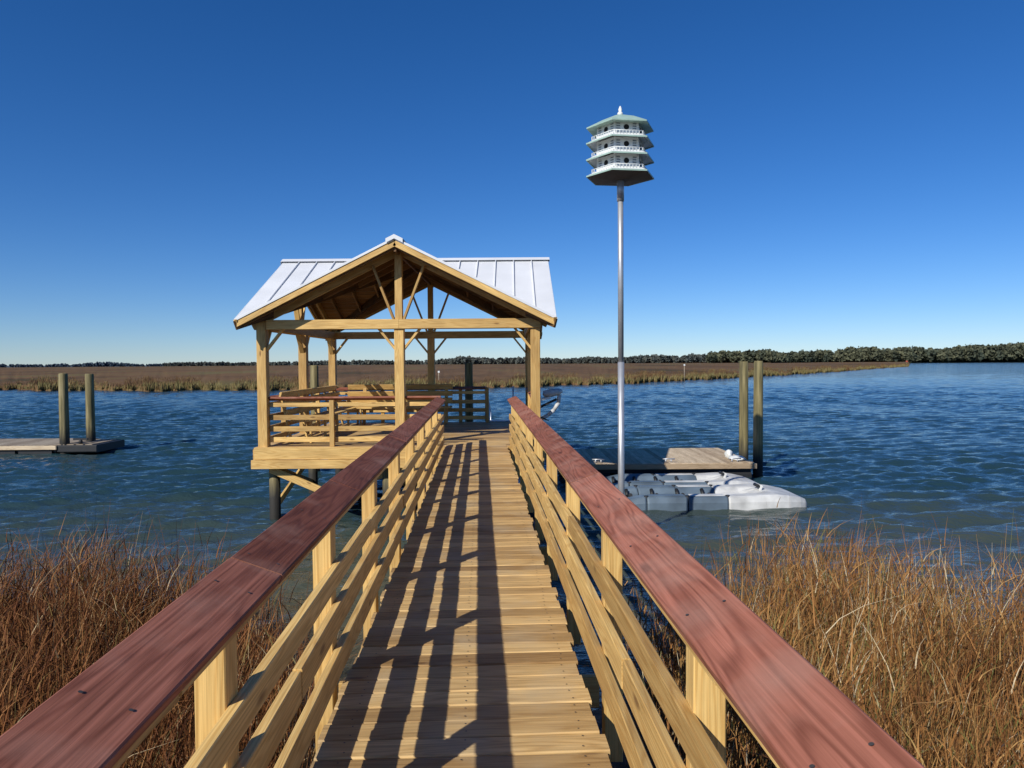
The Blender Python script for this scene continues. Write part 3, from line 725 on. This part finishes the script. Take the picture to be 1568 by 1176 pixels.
# ---------------------------------------------------------------- water
m,nt,bs=newmat('creek_water')
ge=N(nt,'ShaderNodeNewGeometry'); sy=N(nt,'ShaderNodeSeparateXYZ'); L(nt,ge,'Position',sy,0)
mpA=N(nt,'ShaderNodeMapping'); mpA.inputs['Scale'].default_value=(.09,.16,1); L(nt,ge,'Position',mpA,0)
nA=N(nt,'ShaderNodeTexNoise'); nA.inputs['Scale'].default_value=1; nA.inputs['Detail'].default_value=4; L(nt,mpA,0,nA,'Vector')
add=N(nt,'ShaderNodeMath',operation='MULTIPLY_ADD'); add.inputs[1].default_value=11; L(nt,nA,'Fac',add,0); L(nt,sy,'Y',add,2)
mr=N(nt,'ShaderNodeMapRange'); mr.inputs['From Min'].default_value=12; mr.inputs['From Max'].default_value=70; L(nt,add,0,mr,'Value')
r=ramp(nt,[(0,(.085,.084,.058)),(.07,(.050,.066,.054)),(.18,(.018,.044,.052)),(1,(.010,.038,.055))]); L(nt,mr,0,r,'Fac')
L(nt,r,'Color',bs,'Base Color'); bs.inputs['Roughness'].default_value=.08; bs.inputs['IOR'].default_value=1.33
def wave(scale,rot,w,det=3):
    mp=N(nt,'ShaderNodeMapping'); mp.inputs['Scale'].default_value=scale; mp.inputs['Rotation'].default_value=(0,0,rot); L(nt,ge,'Position',mp,0)
    n=N(nt,'ShaderNodeTexNoise'); n.inputs['Scale'].default_value=1; n.inputs['Detail'].default_value=det; n.inputs['Roughness'].default_value=.55; n.inputs['Distortion'].default_value=.3; L(nt,mp,0,n,'Vector')
    k=N(nt,'ShaderNodeMath',operation='MULTIPLY'); k.inputs[1].default_value=w; L(nt,n,'Fac',k,0); return k
w1=wave((1.1,2.8,1),.12,.06,2); w2=wave((3.0,8.0,1),-.12,.085,3); w3=wave((9,20,1),.2,.026,2)
s1=N(nt,'ShaderNodeMath',operation='ADD'); L(nt,w1,0,s1,0); L(nt,w2,0,s1,1)
s2=N(nt,'ShaderNodeMath',operation='ADD'); L(nt,s1,0,s2,0); L(nt,w3,0,s2,1)
bp=N(nt,'ShaderNodeBump'); bp.inputs['Strength'].default_value=1; bp.inputs['Distance'].default_value=.5; L(nt,s2,0,bp,'Height'); L(nt,bp,'Normal',bs,'Normal')
nR,nC=900,620
Dr=4.0*(420/4.0)**(np.linspace(0,1,nR)); an=np.linspace(-1.0,1.0,nC)
Xw=Dr[:,None]*np.tan(an)[None,:]*np.ones((nR,1)); Yw=Dr[:,None]*np.ones((1,nC))
Zw=np.zeros_like(Xw); wr=np.random.default_rng(5)
wxo=.5*np.sin(Xw*.21+Yw*.13)+.25*np.sin(Xw*.47-Yw*.31+2); wyo=.4*np.sin(Xw*.17-Yw*.19+1)+.2*np.sin(Yw*.53+Xw*.29)
gust=.75+.25*np.sin(Xw*.07+.8*np.sin(Yw*.06))*np.sin(Yw*.09+1.3)+.15*np.sin(Xw*.31+Yw*.23)
for i in range(54):
    lam=.26*(1.5/.26)**(wr.random()**1.1); th=math.radians(90+wr.normal(12,22)); kx=2*math.pi/lam*math.cos(th); ky=2*math.pi/lam*math.sin(th)
    amp=lam*.0105; step=np.gradient(Dr); att=np.clip(lam/(step*3)-.35,0,1)[:,None]
    ph=kx*(Xw+wxo*.5)+ky*(Yw+wyo*.5)+wr.random()*6.28
    s_=np.sin(ph); Zw+=amp*att*(s_+.25*np.cos(2*ph))
Zw=WATER+Zw*gust*np.clip((420-Yw)/200,0,1)*np.clip(.35+(Yw-6)/14,.35,1)
Vw=np.stack([Xw.ravel(),Yw.ravel(),Zw.ravel()],1)
i,j=np.meshgrid(np.arange(nR-1),np.arange(nC-1),indexing='ij'); q=(i*nC+j).ravel(); Fw=np.stack([q,q+1,q+nC+1,q+nC],1)
t1=math.tan(1.0)
n0=len(Vw)
ext=np.array([[-420*t1,420,WATER],[420*t1,420,WATER],[9000,9000,WATER],[-9000,9000,WATER],
              [-4*t1,4,WATER],[4*t1,4,WATER],[4*t1,-60,WATER],[-4*t1,-60,WATER],[-9000,-60,WATER],[9000,-60,WATER]],float)
Fe=np.array([[0,1,2,3],[7,6,5,4],[8,7,4,0],[6,9,1,5]])+n0
tri=np.array([[-9000,-60,WATER],[-420*t1,420,WATER],[-420*t1-.01,420,WATER],[-9000,9000,WATER],[9000,-60,WATER],[9000,9000,WATER],[420*t1+.01,420,WATER],[420*t1,420,WATER]],float)
n1=n0+len(ext); Vall=np.concatenate([Vw,ext,tri]); quads=np.concatenate([Fw,Fe,np.array([[n1,n1+1,n1+2,n1+3],[n1+4,n1+5,n1+6,n1+7]])])
npmesh('creek_water',Vall,quads,m,smooth=True)

# ---------------------------------------------------------------- light, sky, camera
sd=Vector((-.825,-1.15,1)).normalized()
el=math.asin(sd.z); az=math.atan2(sd.x,sd.y)
ld=bpy.data.lights.new('sun','SUN'); ld.energy=4.8; ld.angle=math.radians(.5); ld.color=(1,.96,.88)
lo=bpy.data.objects.new('sun',ld); COL.objects.link(lo); lo.rotation_euler=sd.to_track_quat('Z','Y').to_euler()
w=bpy.data.worlds.new('World'); S.world=w; w.use_nodes=True; nt=w.node_tree
sk=nt.nodes.new('ShaderNodeTexSky'); sk.sky_type='NISHITA'; sk.sun_disc=False; sk.sun_elevation=el; sk.sun_rotation=az%(2*math.pi)
sk.air_density=.85; sk.dust_density=0; sk.ozone_density=2.8; sk.altitude=0
tint=mix(nt,'MULTIPLY',1); tint.inputs[7].default_value=(.74,.89,1.20,1); nt.links.new(sk.outputs[0],tint.inputs[6])
hsv=nt.nodes.new('ShaderNodeHueSaturation'); hsv.inputs['Saturation'].default_value=1.16; nt.links.new(tint.outputs[2],hsv.inputs['Color'])
nt.links.new(hsv.outputs[0],nt.nodes['Background'].inputs[0]); nt.nodes['Background'].inputs[1].default_value=.085
cd=bpy.data.cameras.new('camera'); cd.sensor_width=36; cd.lens=1087/1568*36; cd.clip_end=20000; cd.clip_start=.05
co=bpy.data.objects.new('camera',cd); COL.objects.link(co)
Mx=Matrix.Translation((0,0,1.6))@Matrix.Rotation(math.radians(90-1.69),4,'X')@Matrix.Rotation(math.radians(-.42),4,'Z')
co.matrix_world=Mx; S.camera=co
S.view_settings.view_transform='Standard'; S.view_settings.look='None'; S.view_settings.exposure=0
